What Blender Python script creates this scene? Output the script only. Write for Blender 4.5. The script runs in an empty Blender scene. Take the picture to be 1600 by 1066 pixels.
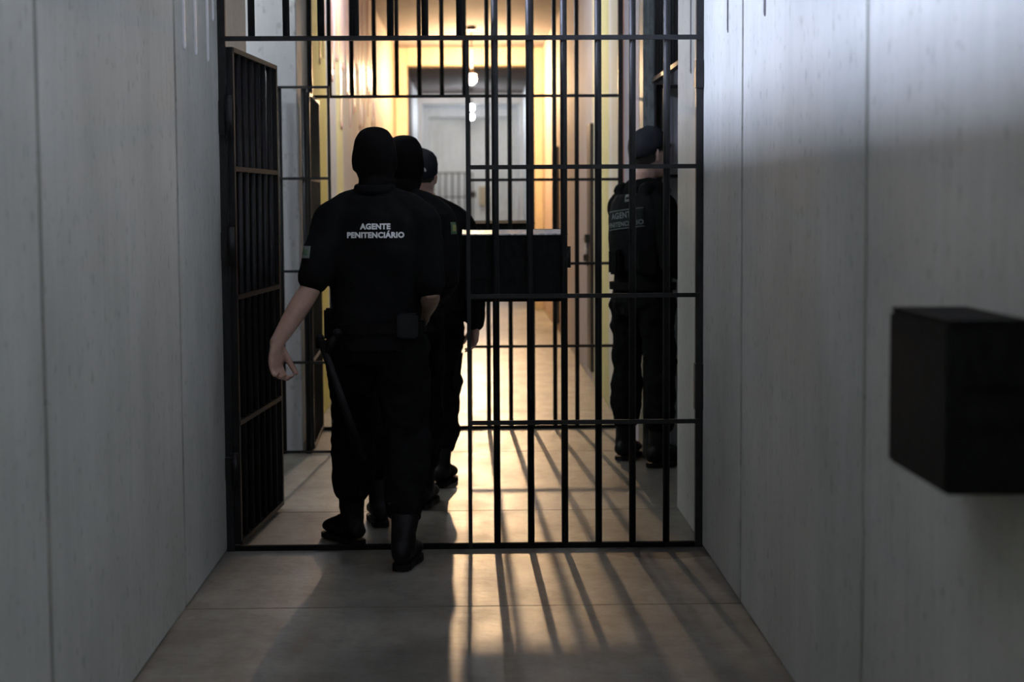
import bpy, bmesh, math, random
from mathutils import Vector, Matrix
from mathutils.bvhtree import BVHTree
random.seed(7)
S = bpy.context.scene
COL = S.collection
V = Vector

# ------------------------------------------------------------------ materials
def mat(name, c, rough=.6, metal=0., spec=.5, emit=None, estr=0.):
    m = bpy.data.materials.new(name); m.use_nodes = True
    b = m.node_tree.nodes['Principled BSDF']
    b.inputs['Base Color'].default_value = (*c, 1); b.inputs['Roughness'].default_value = rough
    b.inputs['Metallic'].default_value = metal; b.inputs['Specular IOR Level'].default_value = spec
    if emit:
        b.inputs['Emission Color'].default_value = (*emit, 1); b.inputs['Emission Strength'].default_value = estr
    return m

class NT:
    """small node-building helper"""
    def __init__(s, m): s.t = m.node_tree; s.b = s.t.nodes['Principled BSDF']
    def n(s, typ, **kw):
        nd = s.t.nodes.new(typ)
        for k, v in kw.items():
            if k in nd.inputs: nd.inputs[k].default_value = v
            else: setattr(nd, k, v)
        return nd
    def l(s, a, b): s.t.links.new(a, b)
    def coord(s, scale=(1, 1, 1)):
        tc = s.n('ShaderNodeTexCoord'); mp = s.n('ShaderNodeMapping'); mp.inputs['Scale'].default_value = scale
        s.l(tc.outputs['Object'], mp.inputs['Vector']); return mp.outputs['Vector']
    def noise(s, vec, scale, detail=4., rough=.55):
        nd = s.n('ShaderNodeTexNoise'); nd.inputs['Scale'].default_value = scale
        nd.inputs['Detail'].default_value = detail; nd.inputs['Roughness'].default_value = rough
        s.l(vec, nd.inputs['Vector']); return nd.outputs['Fac']
    def ramp(s, fac, stops, interp='LINEAR'):
        r = s.n('ShaderNodeValToRGB'); r.color_ramp.interpolation = interp
        e = r.color_ramp.elements
        while len(e) < len(stops): e.new(1)
        for i, (p, c) in enumerate(stops):
            e[i].position = p
            e[i].color = (*c, 1) if isinstance(c, tuple) else (c, c, c, 1)
        s.l(fac, r.inputs['Fac']); return r.outputs['Color']
    def mix(s, fac, a, b, mode='MIX'):
        m = s.n('ShaderNodeMix'); m.data_type = 'RGBA'; m.blend_type = mode
        for sock, v in ((m.inputs[0], fac), (m.inputs[6], a), (m.inputs[7], b)):
            if hasattr(v, 'links') or hasattr(v, 'is_linked'): s.l(v, sock)
            elif isinstance(v, tuple): sock.default_value = (*v, 1)
            else: sock.default_value = v
        return m.outputs[2]
    def bump(s, h, strength=.3, dist=.01):
        b = s.n('ShaderNodeBump'); b.inputs['Strength'].default_value = strength; b.inputs['Distance'].default_value = dist
        s.l(h, b.inputs['Height']); s.l(b.outputs['Normal'], s.b.inputs['Normal'])

def fix_mix(nt_mix): return nt_mix

def concrete(name, c0, c1, rough=.55, streak=True):
    m = mat(name, c0, rough); t = NT(m)
    big = t.noise(t.coord((1, .8, .5)), 2.2, 6, .6)
    col = t.ramp(big, [(.3, c0), (.68, c1)])
    if streak:
        st = t.noise(t.coord((6, 9, .35)), 2.5, 4, .6)
        k = t.ramp(st, [(.3, (.8, .8, .77)), (.66, (1, 1, 1))])
        col = t.mix(.4, col, k, 'MULTIPLY')
    spots = t.noise(t.coord((3, 3, 2)), 9, 3, .5)
    k2 = t.ramp(spots, [(.3, (.5, .49, .44)), (.4, (1, 1, 1))])
    col = t.mix(.5, col, k2, 'MULTIPLY')
    t.l(col, t.b.inputs['Base Color'])
    fine = t.noise(t.coord((1, 1, .6)), 11, 7, .62)
    t.bump(fine, .3, .008)
    return m

M = {}
M['wall'] = concrete('painted concrete', (.38, .39, .345), (.505, .517, .468), .75)
M['alcove'] = concrete('alcove plaster', (.52, .53, .54), (.64, .65, .66))
M['ceil'] = concrete('ceiling plaster', (.115, .095, .09), (.155, .13, .12), .9, False)
M['trim'] = concrete('beam plaster', (.25, .2, .13), (.33, .265, .175), .7)
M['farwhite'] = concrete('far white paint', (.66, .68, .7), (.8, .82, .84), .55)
M['drip'] = mat('white paint drips', (.93, .93, .95), .3)  # slivers of bright light put into the wall as white colour
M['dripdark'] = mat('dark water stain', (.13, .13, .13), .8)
M['dripred'] = mat('red paint drips', (.93, .52, .45), .3)  # streaks of warm lamplight, their tint put into the colour

def banded(name, bands):
    """cell corridor wall: paint bands along the corridor (Y), streaky"""
    m = mat(name, (.7, .7, .7), .72); t = NT(m)
    tc = t.n('ShaderNodeTexCoord'); sp = t.n('ShaderNodeSeparateXYZ'); t.l(tc.outputs['Object'], sp.inputs[0])
    wob = t.noise(t.coord((1, 1, .25)), 5, 3)
    ma = t.n('ShaderNodeMath', operation='MULTIPLY_ADD'); t.l(wob, ma.inputs[0]); ma.inputs[1].default_value = .25
    t.l(sp.outputs['Y'], ma.inputs[2])
    mr = t.n('ShaderNodeMapRange'); t.l(ma.outputs[0], mr.inputs['Value'])
    mr.inputs['From Min'].default_value = 10; mr.inputs['From Max'].default_value = 20
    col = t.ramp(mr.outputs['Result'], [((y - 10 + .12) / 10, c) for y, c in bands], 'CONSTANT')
    st = t.noise(t.coord((5, 7, .4)), 3, 4)
    k = t.ramp(st, [(.34, (.72, .7, .66)), (.6, (1, 1, 1))])
    col = t.mix(.6, col, k, 'MULTIPLY')
    gz = t.noise(t.coord((1, 4, 1.2)), 3.2, 5, .7)
    k3 = t.ramp(gz, [(.62, 0.), (.66, 1.)])
    zr = t.n('ShaderNodeMapRange'); t.l(sp.outputs['Z'], zr.inputs['Value'])
    zr.inputs['From Min'].default_value = 1.9; zr.inputs['From Max'].default_value = 1.6
    yr = t.n('ShaderNodeMapRange'); t.l(sp.outputs['Y'], yr.inputs['Value'])
    yr.inputs['From Min'].default_value = 14.2; yr.inputs['From Max'].default_value = 13.8
    mm = t.n('ShaderNodeMath', operation='MULTIPLY'); t.l(zr.outputs['Result'], mm.inputs[0]); t.l(k3, mm.inputs[1])
    m2 = t.n('ShaderNodeMath', operation='MULTIPLY'); t.l(mm.outputs[0], m2.inputs[0]); t.l(yr.outputs['Result'], m2.inputs[1])
    hue = t.ramp(t.noise(t.coord(), 1.7, 2), [(.44, (.85, .33, .1)), (.5, (.25, .42, .62))], 'CONSTANT')
    col = t.mix(m2.outputs[0], col, hue)
    t.l(col, t.b.inputs['Base Color'])
    t.bump(t.noise(t.coord((2, 9, .25)), 4, 4), .5, .02)
    return m

YEL = (.72, .6, .16); LIL = (.6, .58, .65); WHT = (.6, .6, .61)
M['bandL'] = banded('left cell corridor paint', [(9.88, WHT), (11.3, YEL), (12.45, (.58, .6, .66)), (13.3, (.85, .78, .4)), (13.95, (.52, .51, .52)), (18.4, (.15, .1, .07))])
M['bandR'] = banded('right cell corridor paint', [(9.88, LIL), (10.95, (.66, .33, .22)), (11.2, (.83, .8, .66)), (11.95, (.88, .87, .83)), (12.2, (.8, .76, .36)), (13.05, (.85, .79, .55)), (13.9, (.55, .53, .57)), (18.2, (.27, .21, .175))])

# glossy concrete floor
mf = mat('polished concrete floor', (.3, .29, .26), .34); t = NT(mf)
cA = t.ramp(t.noise(t.coord((1, 1, 1)), 1.6, 8, .65), [(.32, (.125, .12, .1)), (.66, (.275, .26, .215))])
cB = t.ramp(t.noise(t.coord((2.5, .8, 1)), 4, 6, .7), [(.3, (.62, .6, .55)), (.55, (1, 1, 1))])
cc = t.mix(.7, cA, cB, 'MULTIPLY')
cD = t.ramp(t.noise(t.coord((1, .7, 1)), 13, 6, .7), [(.33, (.5, .48, .43)), (.52, (1, 1, 1))])
cc = t.mix(.6, cc, cD, 'MULTIPLY')
tc = t.n('ShaderNodeTexCoord'); sp = t.n('ShaderNodeSeparateXYZ'); t.l(tc.outputs['Object'], sp.inputs[0])
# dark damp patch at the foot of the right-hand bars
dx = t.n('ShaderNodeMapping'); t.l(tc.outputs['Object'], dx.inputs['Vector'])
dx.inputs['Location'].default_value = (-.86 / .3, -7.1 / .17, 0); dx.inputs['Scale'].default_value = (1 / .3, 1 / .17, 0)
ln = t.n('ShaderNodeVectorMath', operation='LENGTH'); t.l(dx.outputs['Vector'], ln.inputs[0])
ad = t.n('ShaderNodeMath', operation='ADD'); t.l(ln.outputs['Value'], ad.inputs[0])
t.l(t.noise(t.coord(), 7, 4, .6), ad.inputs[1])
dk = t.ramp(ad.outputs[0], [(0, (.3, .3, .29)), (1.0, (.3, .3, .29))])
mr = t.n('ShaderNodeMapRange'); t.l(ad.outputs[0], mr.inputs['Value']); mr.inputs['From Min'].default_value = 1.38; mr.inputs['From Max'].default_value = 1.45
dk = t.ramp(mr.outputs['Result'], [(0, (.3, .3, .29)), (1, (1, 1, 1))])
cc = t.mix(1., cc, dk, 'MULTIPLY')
t.l(cc, t.b.inputs['Base Color'])
rr = t.ramp(t.noise(t.coord((1.5, .6, 1)), 3.5, 6, .65), [(.3, .33), (.7, .46)])
t.l(rr, t.b.inputs['Roughness'])
t.bump(t.noise(t.coord((1.2, 2, 1)), 9, 7, .68), .22, .014)
M['floor'] = mf

def steel(name, c, rough, spec=.5):
    m = mat(name, c, rough, 0., spec); t = NT(m)
    k = t.ramp(t.noise(t.coord((8, 8, 3)), 6, 5, .65), [(.35, tuple(x * .6 for x in c)), (.7, tuple(min(1, x * 1.5) for x in c))])
    t.l(k, t.b.inputs['Base Color']); t.bump(t.noise(t.coord(), 40, 3), .2, .003); return m
M['steel'] = steel('black painted steel', (.011, .012, .013), .46, .3)
M['steelflat'] = steel('dull black steel sheet', (.008, .009, .0085), .85, .08)
M['lid'] = steel('worn bare steel lid', (.6, .61, .62), .4)  # pale tone stands for lamplight on the near lock box lid
M['lock'] = steel('dark lock metal', (.03, .028, .025), .5)
M['door'] = steel('dark cell door paint', (.03, .028, .028), .5)
M['frame'] = steel('grey green door frame', (.1, .12, .11), .5)

def cloth(name, c, rough=.9, sc=220):
    m = mat(name, c, rough, 0, .08); t = NT(m)
    k = t.ramp(t.noise(t.coord(), 9, 4), [(.3, tuple(x * .7 for x in c)), (.7, tuple(x * 1.3 for x in c))])
    t.l(k, t.b.inputs['Base Color']); t.bump(t.noise(t.coord(), sc, 2), .25, .002); return m
M['shirt'] = cloth('black jersey', (.0055, .006, .006))
M['trouser'] = cloth('black ripstop', (.005, .0054, .005))
M['knit'] = cloth('black knit', (.0048, .0044, .0044), .95, 350)
M['vest'] = cloth('black nylon vest', (.0058, .0065, .007), .7)
M['capcloth'] = cloth('charcoal cap cloth', (.026, .028, .033))
M['boot'] = steel('black boot leather', (.006, .006, .006), .5, .15)
M['rubber'] = mat('black rubber', (.006, .006, .006), .7, 0, .2)
M['leather'] = mat('dark belt', (.005, .005, .005), .75, 0, .1)
M['pouch'] = cloth('grey pouch', (.016, .018, .019), .6)
def skinm(name, c):
    m = mat(name, c, .55); t = NT(m)
    k = t.ramp(t.noise(t.coord(), 25, 4), [(.3, tuple(x * .85 for x in c)), (.7, tuple(min(1, x * 1.1) for x in c))])
    t.l(k, t.b.inputs['Base Color']); m.node_tree.nodes['Principled BSDF'].inputs['Subsurface Weight'].default_value = .05
    return m
M['skinA'] = skinm('tan skin', (.4, .25, .185)); M['skinB'] = skinm('fair skin', (.58, .38, .3))
M['hair'] = mat('dark hair', (.02, .014, .01), .6)
M['print'] = mat('white print', (.8, .82, .8), .7)
M['greyprint'] = mat('grey print', (.17, .2, .2), .7)
M['patchgreen'] = mat('patch green', (.08, .15, .08), .8); M['patchyellow'] = mat('patch yellow', (.3, .3, .1), .8)
M['patchgrey'] = mat('patch grey', (.16, .18, .16), .8)
M['patchblack'] = cloth('patch black', (.02, .024, .024))
M['socket'] = mat('lamp holder', (.25, .2, .15), .5); M['cord'] = mat('flex', (.05, .04, .035), .6)
M['fixture'] = mat('white enamel fixture', (.8, .8, .8), .4)
M['eye'] = mat('eye', (.5, .48, .45), .2)
M['beige'] = mat('beige box paint', (.5, .42, .3), .6)

# ------------------------------------------------------------------ object helpers
def origin_of(p):
    o = V((0, 0, 0))
    while p is not None: o += p.location; p = p.parent
    return o
def link(name, me, m, parent=None, **props):
    """mesh in world coordinates -> object; verts are shifted to the parent's origin"""
    if isinstance(me, bmesh.types.BMesh):
        b = me; me = bpy.data.meshes.new(name); b.normal_update(); b.to_mesh(me); b.free()
    o = bpy.data.objects.new(name, me); COL.objects.link(o)
    if m is not None and not me.materials: me.materials.append(m)
    if parent is not None:
        me.transform(Matrix.Translation(-origin_of(parent))); o.parent = parent
    for k, v in props.items(): o[k] = v
    return o
def thing(name, loc, label, cat, group=None):
    o = bpy.data.objects.new(name, None); o.empty_display_size = .1; COL.objects.link(o)
    o.location = loc; o['label'] = label; o['category'] = cat
    if group: o['group'] = group
    return o
def rebase(o, loc):
    o.data.transform(Matrix.Translation(-V(loc))); o.location = loc; return o
def box(bm, x0, x1, y0, y1, z0, z1, bev=0, mi=0):
    r = bmesh.ops.create_cube(bm, size=1); vs = r['verts']
    for v in vs: v.co = V((x0 + (v.co.x + .5) * (x1 - x0), y0 + (v.co.y + .5) * (y1 - y0), z0 + (v.co.z + .5) * (z1 - z0)))
    fs = {f for v in vs for f in v.link_faces}
    for f in fs: f.material_index = mi
    if bev:
        es = {e for v in vs for e in v.link_edges}
        bmesh.ops.bevel(bm, geom=list(es), offset=bev, segments=2, affect='EDGES')
    return bm
def rod(bm, p0, p1, r, n=12, r1=None, smooth=True):
    p0, p1 = V(p0), V(p1); d = p1 - p0
    res = bmesh.ops.create_cone(bm, cap_ends=True, segments=n, radius1=r, radius2=r if r1 is None else r1, depth=d.length)
    mt = Matrix.Translation((p0 + p1) / 2) @ V((0, 0, 1)).rotation_difference(d).to_matrix().to_4x4()
    bmesh.ops.transform(bm, matrix=mt, verts=res['verts'])
    for f in {f for v in res['verts'] for f in v.link_faces}:
        if len(f.verts) == 4: f.smooth = smooth
    return bm
def beam(bm, p0, p1, w, h, up=(0, 0, 1)):
    """rectangular bar from p0 to p1"""
    p0, p1 = V(p0), V(p1); d = (p1 - p0).normalized(); up = V(up)
    s = d.cross(up).normalized() * w / 2; u = s.cross(d).normalized() * h / 2
    vs = [bm.verts.new(p + a * s + b * u) for p in (p0, p1) for a, b in ((-1, -1), (1, -1), (1, 1), (-1, 1))]
    for q in ((0, 1, 2, 3), (7, 6, 5, 4), (0, 4, 5, 1), (1, 5, 6, 2), (2, 6, 7, 3), (3, 7, 4, 0)): bm.faces.new([vs[i] for i in q])
    return bm
def B(): return bmesh.new()
def ball(bm, c, r, sx=1, sy=1, sz=1, n=16):
    res = bmesh.ops.create_uvsphere(bm, u_segments=n, v_segments=max(8, n * 2 // 3), radius=r)
    for v in res['verts']: v.co = V((v.co.x * sx, v.co.y * sy, v.co.z * sz)) + V(c)
    for f in {f for v in res['verts'] for f in v.link_faces}: f.smooth = True
    return bm

# ------------------------------------------------------------------ camera
F = 2700.
CAM = V((.044, 0, 1.45))
yaw = math.atan(59 / F); pit = math.atan(215 / F); rol = math.radians(.33)
fw = V((math.sin(yaw) * math.cos(pit), math.cos(yaw) * math.cos(pit), -math.sin(pit)))
rt = fw.cross(V((0, 0, 1))).normalized(); up = rt.cross(fw)
R_ = rt * math.cos(rol) - up * math.sin(rol); U_ = up * math.cos(rol) + rt * math.sin(rol)
cd = bpy.data.cameras.new('camera'); cam = bpy.data.objects.new('camera', cd); COL.objects.link(cam)
mw = Matrix((R_, U_, -fw)).transposed().to_4x4(); mw.translation = CAM; cam.matrix_world = mw
cd.sensor_width = 36; cd.lens = F / 1600 * 36; cd.clip_end = 200
cd.dof.use_dof = True; cd.dof.focus_distance = 7.15; cd.dof.aperture_fstop = 2.8
S.camera = cam

# ------------------------------------------------------------------ setting
H = 3.55; YN, YF = -2.5, 41.; P = 1.95; A0, A1L, A1R = 8.1, 10.15, 10.0
seams = [A0 - P * k for k in range(0, 7)]
def wall(name, s, a1, band):
    bm = B(); g = .009
    edges = [y for y in sorted(seams) if y > YN]; prev = YN
    for y in edges:                                    # precast panels with open joints
        x0, x1 = sorted((s * 1.0, s * 1.2)); box(bm, x0, x1, prev + g, y - (g if y < A0 else 0), 0, H, .011); prev = y
    x0, x1 = sorted((s * 1.02, s * 1.19)); box(bm, x0, x1, YN, A0 - .03, 0, H)
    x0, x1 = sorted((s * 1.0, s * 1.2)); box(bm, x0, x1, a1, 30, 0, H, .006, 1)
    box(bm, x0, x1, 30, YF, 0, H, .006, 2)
    me = bpy.data.meshes.new(name); bm.normal_update(); bm.to_mesh(me); bm.free()
    for k in ('wall', band, 'farwhite'): me.materials.append(M[k])
    return link(name, me, None, kind='structure')
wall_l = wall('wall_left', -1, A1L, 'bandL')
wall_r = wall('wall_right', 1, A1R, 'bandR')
bm = B(); box(bm, -3, -1.2, A0 - .2, A0, 0, H); box(bm, -3, -1.2, A1L, A1L + .2, 0, H); box(bm, -3.2, -3, A0 - .2, A1L + .2, 0, H)
box(bm, -1.2, -.972, A1L - .02, A1L, 0, H, .006)      # plaster jamb skin at the corner
link('wall_left_alcove', bm, M['alcove'], kind='structure')
bm = B(); box(bm, 1.2, 3, A0 - .2, A0, 0, H); box(bm, 1.2, 3, A1R, A1R + .2, 0, H); box(bm, 3, 3.2, A0 - .2, A1R + .2, 0, H)
link('wall_right_alcove', bm, M['alcove'], kind='structure')
bm = B()
for i in range(-2, 23):
    y0 = A0 + P * (i - 4); y1 = y0 + P
    if y0 > YF: break
    box(bm, -3.2 if 7 < y0 < 10.1 else -1.25, 3.2 if 7 < y0 < 10.1 else 1.25, y0 + .0015, y1 - .0015, -.12, 0, .003)
box(bm, -3.2, 3.2, YN, YF + .2, -.2, -.011)
link('floor', bm, M['floor'], kind='structure')
bm = B(); box(bm, -3.2, 3.2, YN, YF + .2, H, H + .15)
link('ceiling', bm, M['ceil'], kind='structure')
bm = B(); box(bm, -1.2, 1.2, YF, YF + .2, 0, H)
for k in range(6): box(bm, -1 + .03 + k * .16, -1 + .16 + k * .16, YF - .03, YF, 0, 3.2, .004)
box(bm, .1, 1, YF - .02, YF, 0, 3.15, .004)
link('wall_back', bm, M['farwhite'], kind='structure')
def portal(name, y0, y1, xl, xr, zb, m):
    bm = B(); box(bm, -1.0, xl, y0, y1, 0, H, .01); box(bm, xr, 1.0, y0, y1, 0, H, .01); box(bm, xl, xr, y0, y1, zb, H, .01)
    return link(name, bm, M[m], kind='structure')
portal('trim_1', 23.5, 23.9, -.84, .88, 3.31, 'trim')
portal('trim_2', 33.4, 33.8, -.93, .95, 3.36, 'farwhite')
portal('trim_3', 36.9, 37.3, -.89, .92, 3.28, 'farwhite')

# strips down the upper walls: painted streaks of light, and dark stains
def light_stain_strips(name, s, lst, m, x=1.0):
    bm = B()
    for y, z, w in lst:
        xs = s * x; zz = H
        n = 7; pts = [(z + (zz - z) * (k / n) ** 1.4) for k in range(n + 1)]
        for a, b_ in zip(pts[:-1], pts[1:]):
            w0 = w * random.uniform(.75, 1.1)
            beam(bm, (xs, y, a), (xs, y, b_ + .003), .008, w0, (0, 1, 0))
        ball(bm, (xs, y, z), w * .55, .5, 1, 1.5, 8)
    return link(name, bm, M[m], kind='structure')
light_stain_strips('trim_4', -1, [(5.3, 2.17, .014), (5.55, 2.14, .02), (6.34, 2.03, .024), (6.6, 2.03, .022), (6.9, 2.03, .02), (7.05, 2.2, .016)], 'drip', .997)
light_stain_strips('trim_6', 1, [(5.68, 2.07, .02), (5.34, 2.13, .016), (6.5, 2.09, .012), (7.6, 2.02, .012)], 'dripdark', .999)
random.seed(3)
light_stain_strips('trim_5', -1, [(12.0 + k * .23 + random.uniform(-.08, .08), random.uniform(2.05, 2.75), random.uniform(.02, .05)) for k in range(30)], 'dripred', .998)

# cell doors in the right wall (dark steel leaves standing just proud of the wall)
def cell_door(name, y0, y1):
    bm = B(); box(bm, .972, 1.0, y0, y1, .1, 2.08, .004)
    d = link(name, bm, M['door'], kind='structure')
    bm = B(); rod(bm, (.95, y0 + .06, 1.16), (.95, y0 + .34, 1.16), .013); box(bm, .935, .975, y0 + .12, y0 + .2, 1.13, 1.2, .004)
    rod(bm, (.955, y0 + .1, .95), (.955, y0 + .1, 1.13), .01)
    link('bolt', bm, M['lock'], d)
    return d
cell_door('door_1', 13.75, 14.15); cell_door('door_2', 19.3, 19.9)
def padlock(loc, label):
    o = thing('padlock', loc, label, 'padlock', None)
    x, y, z = loc; bm = B(); box(bm, x - .022, x + .022, y - .03, y + .03, z, z + .055, .006); link('padlock_body', bm, M['lock'], o)
    bm = B(); pts = [V((x, y + .02 * math.cos(a), z + .055 + .035 * math.sin(a) + .01)) for a in [math.pi * k / 10 for k in range(11)]]
    for a, b_ in zip(pts[:-1], pts[1:]): rod(bm, a, b_, .006, 8)
    link('shackle', bm, M['lid'], o)
padlock((.935, 13.7, .99), 'dark padlock hanging on the cell door nearest the second barred gate')

# ------------------------------------------------------------------ gates
ZR = [.02, .535, 1.065, 1.6, 2.13]          # rail heights
def lock_box(parent, x0, x1, y0, y1, z0=1.04, z1=1.32, lidm='lid'):
    bm = B(); t_ = .006
    box(bm, x0, x1, y0, y0 + t_, z0, z1, .002); box(bm, x0, x1, y1 - t_, y1, z0, z1 + .02, .002)
    box(bm, x0, x0 + t_, y0, y1, z0, z1, .002); box(bm, x1 - t_, x1, y0, y1, z0, z1, .002); box(bm, x0, x1, y0, y1, z0, z0 + t_, .002)
    for zz in (z0 + .09, z0 + .19): box(bm, x0 + .01, x1 - .01, y0 - .004, y0, zz, zz + .008, .001)
    o = link('lock_box', bm, M['steelflat'], parent)
    bm = B(); beam(bm, (x0 - .004, (y0 + y1) / 2, z1 + .009), (x1 + .004, (y0 + y1) / 2, z1 + .009), y1 - y0 + .02, .005, (0, -.075, 1))
    link('lid', bm, M[lidm], o, label='worn bare steel lid')
    bm = B(); rod(bm, (x1 + .008, y0 + .02, z1 - .14), (x1 + .008, y0 + .02, z1 - .05), .008, 10); box(bm, x1, x1 + .014, y0, y0 + .05, z1 - .1, z1 - .075, .002)
    link('hasp', bm, M['steel'], o)
    return o
def gate(y, label, x0=-.985, x1=.985, xl=.022, lid='lid', boxdep=.2):
    root = thing('barred_gate', (0, y, 0), label, 'gate')
    rb = .0145
    bm = B(); w = .032
    beam(bm, (x0, y, 0), (x0, y, H), w, w, (0, 1, 0)); link('frame_post', bm, M['steel'], root)
    bm = B(); beam(bm, (x1, y, 0), (x1, y, H), w, w, (0, 1, 0))
    link('frame_post', bm, M['steel'], root)
    bm = B(); beam(bm, (xl, y, 0), (xl, y, 2.13), .016, .03, (0, 1, 0)); link('latch_post', bm, M['steel'], root)
    bm = B(); box(bm, x0, x1, y - .014, y + .014, 0, .022, .002); link('threshold_bar', bm, M['steelflat'], root)
    bm = B(); beam(bm, (x0, y - .016, 2.13), (x1, y - .016, 2.13), .018, .019); link('top_rail', bm, M['steel'], root)
    for z in ZR[1:4]:
        bm = B(); beam(bm, (xl, y - .016, z), (x1, y - .016, z), .016, .018); link('cross_rail', bm, M['steel'], root)
    for k in range(-6, 7):
        x = -.007 + .1425 * k
        bm = B(); rod(bm, (x, y, .0 if k > 0 else 2.13), (x, y, H), rb, 14); link('bar', bm, M['steel'], root)
    lock_box(root, .0, .435, y + .022, y + .022 + boxdep, lidm=lid)
    return root
g1 = gate(7.2, 'near black barred gate across the corridor, with the front guard stepping through its doorway')
g2 = gate(11.07, 'second black barred gate farther along, beyond the side openings', lid='steelflat')
for z0, z1, yy in ((1.92, 1.98, 7.2), (.58, .72, 7.2)):
    bm = B(); box(bm, .966, 1.0, yy - .03, yy + .03, z0, z1 + .06, .004); link('hinge_plate', bm, M['steel'], g1)
for z0, z1, in ((1.72, 1.9), (1.2, 1.36), (.28, .42)):
    bm = B(); rod(bm, (-.958, 7.165, z0), (-.958, 7.165, z1), .016, 12); box(bm, -1.0, -.95, 7.17, 7.2, z0 + .02, z1 - .02, .003)
    link('hinge', bm, M['steel'], g1)
def leaf(parent, p0, p1, nb, z0=.03, z1=2.1, sheet=None, handle=None):
    """open barred door leaf standing in the vertical plane p0 -> p1"""
    a, b_ = V((*p0, 0)), V((*p1, 0)); d = (b_ - a); n_ = d.normalized().cross(V((0, 0, 1)))
    bm = B()
    for q in (a, b_): beam(bm, q + V((0, 0, z0)), q + V((0, 0, z1)), .03, .03, n_)
    for z in (z0, .535, 1.065, 1.6, z1 - .01): beam(bm, a + V((0, 0, z)), b_ + V((0, 0, z)), .034, .02)
    o = link('gate_leaf', bm, M['steel'], parent)
    for k in range(1, nb):
        q = a + d * k / nb
        bm = B(); rod(bm, q + V((0, 0, z0)), q + V((0, 0, z1)), .0145, 12); link('bar', bm, M['steel'], o)
    if sheet:
        bm = B(); q0 = a + d * .02 + n_ * -.02; q1 = a + d * sheet[2] + n_ * -.02
        beam(bm, q0 + V((0, 0, (sheet[0] + sheet[1]) / 2)), q1 + V((0, 0, (sheet[0] + sheet[1]) / 2)), .004, sheet[1] - sheet[0])
        link('sheet_panel', bm, M['steelflat'], o)
    return o
leaf(g1, (-.958, 7.235), (-.888, 8.2), 7, sheet=(.04, 1.58, .98))
leaf(g2, (-.94, 11.03), (-.915, 10.12), 7)
# open leaf of the left side gate, standing across the mouth of the left opening
sg = thing('side_gate', (-1.3, 10.04, 0), 'open black barred side gate in the left opening, behind the open door leaf', 'gate')
bm = B(); yy = 10.04
for x in (-1.775, -.785): beam(bm, (x, yy, .0), (x, yy, 2.13), .016, .02, (0, 1, 0))
link('frame', bm, M['steel'], sg)
for z in (.012, .535, 1.065, 1.6, 2.122):
    bm = B(); beam(bm, (-1.78, yy - .015, z), (-.78, yy - .015, z), .014, .015); link('cross_rail', bm, M['steel'], sg)
for k in range(1, 7):
    x = -.785 - .1425 * k; bm = B(); rod(bm, (x, yy, .0), (x, yy, 2.12), .016, 12); link('bar', bm, M['steel'], sg)
# right side gate: fixed transom grille in the wall opening + open leaf swung into the alcove
rg = thing('side_gate', (1.06, 9.9, 0), 'black barred side gate in the right opening, upper grille above the capped guard', 'gate')
bm = B(); box(bm, 1.03, 1.06, 9.72, 9.77, 0, H, .004); box(bm, 1.002, 1.045, 9.77, 9.985, 0, H, .004); link('frame_post', bm, M['frame'], rg, label='grey green steel frame post')
bm = B(); box(bm, 1.05, 1.08, 8.12, 8.15, 0, H, .004); link('frame_post', bm, M['steel'], rg)
bm = B(); beam(bm, (1.062, 8.13, 2.13), (1.062, 9.74, 2.13), .034, .022); link('top_rail', bm, M['steel'], rg)
bm = B(); beam(bm, (1.062, 8.13, 2.6), (1.062, 9.74, 2.6), .02, .02); link('cross_rail', bm, M['steel'], rg)
for k in range(1, 11):
    y = 9.73 - .1425 * k; bm = B(); rod(bm, (1.062, y, 2.13), (1.062, y, H), .0145, 12); link('bar', bm, M['steel'], rg)
leaf(rg, (1.11, 9.93), (2.08, 9.93), 7, z1=2.12)
# far gate near the end of the corridor
fg = thing('barred_gate', (0, 38.5, 0), 'distant barred gate in front of the pale end wall, far down the corridor', 'gate')
bm = B(); y = 38.5
for x in (-.985, .985, .03): beam(bm, (x, y, 0), (x, y, 2.13), .03, .03, (0, 1, 0))
for z in (.02, .535, 1.065, 1.6, 2.13): beam(bm, (-.985, y, z), (.03, y, z), .02, .024)
link('frame', bm, M['lock'], fg)
for k in range(1, 7):
    x = -.985 + .1425 * k; bm = B(); rod(bm, (x, y, 0), (x, y, 2.13), .016, 8); link('bar', bm, M['lock'], fg)
bm = B(); box(bm, -.04, .1, y - .08, y - .02, 1.58, 1.72, .01); link('lock_case', bm, M['lock'], fg)
# meter box on the far end wall
bm = B(); box(bm, .18, .42, 40.86, 41.0, 1.4, 1.85, .01); o = link('wall_box', bm, M['beige'], label='small beige box on the pale end wall far down the corridor', category='box'); rebase(o, (.3, 40.98, 1.4))
# foreground lock box on the right wall
bm = B(); x0, x1, y0, y1, z0, z1 = .85, 1.0, 2.92, 3.33, .945, 1.24
box(bm, x0, x1, y0, y1, z0, z1, .006); ob = link('lock_box', bm, M['steelflat'], label='large black steel lock box fixed to the right wall in the foreground', category='lock box'); rebase(ob, (1.0, 3.125, z0))
bm = B(); box(bm, x0 + .002, x1, y0 + .002, y1 - .002, z1, z1 + .006, .002); link('lid', bm, M['steelflat'], ob)
for zz in (1.06, 1.13):
    bm = B(); box(bm, x0 + .03, x1, y0 - .008, y0, zz, zz + .01, .002); link('strap', bm, M['steelflat'], ob)

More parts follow.
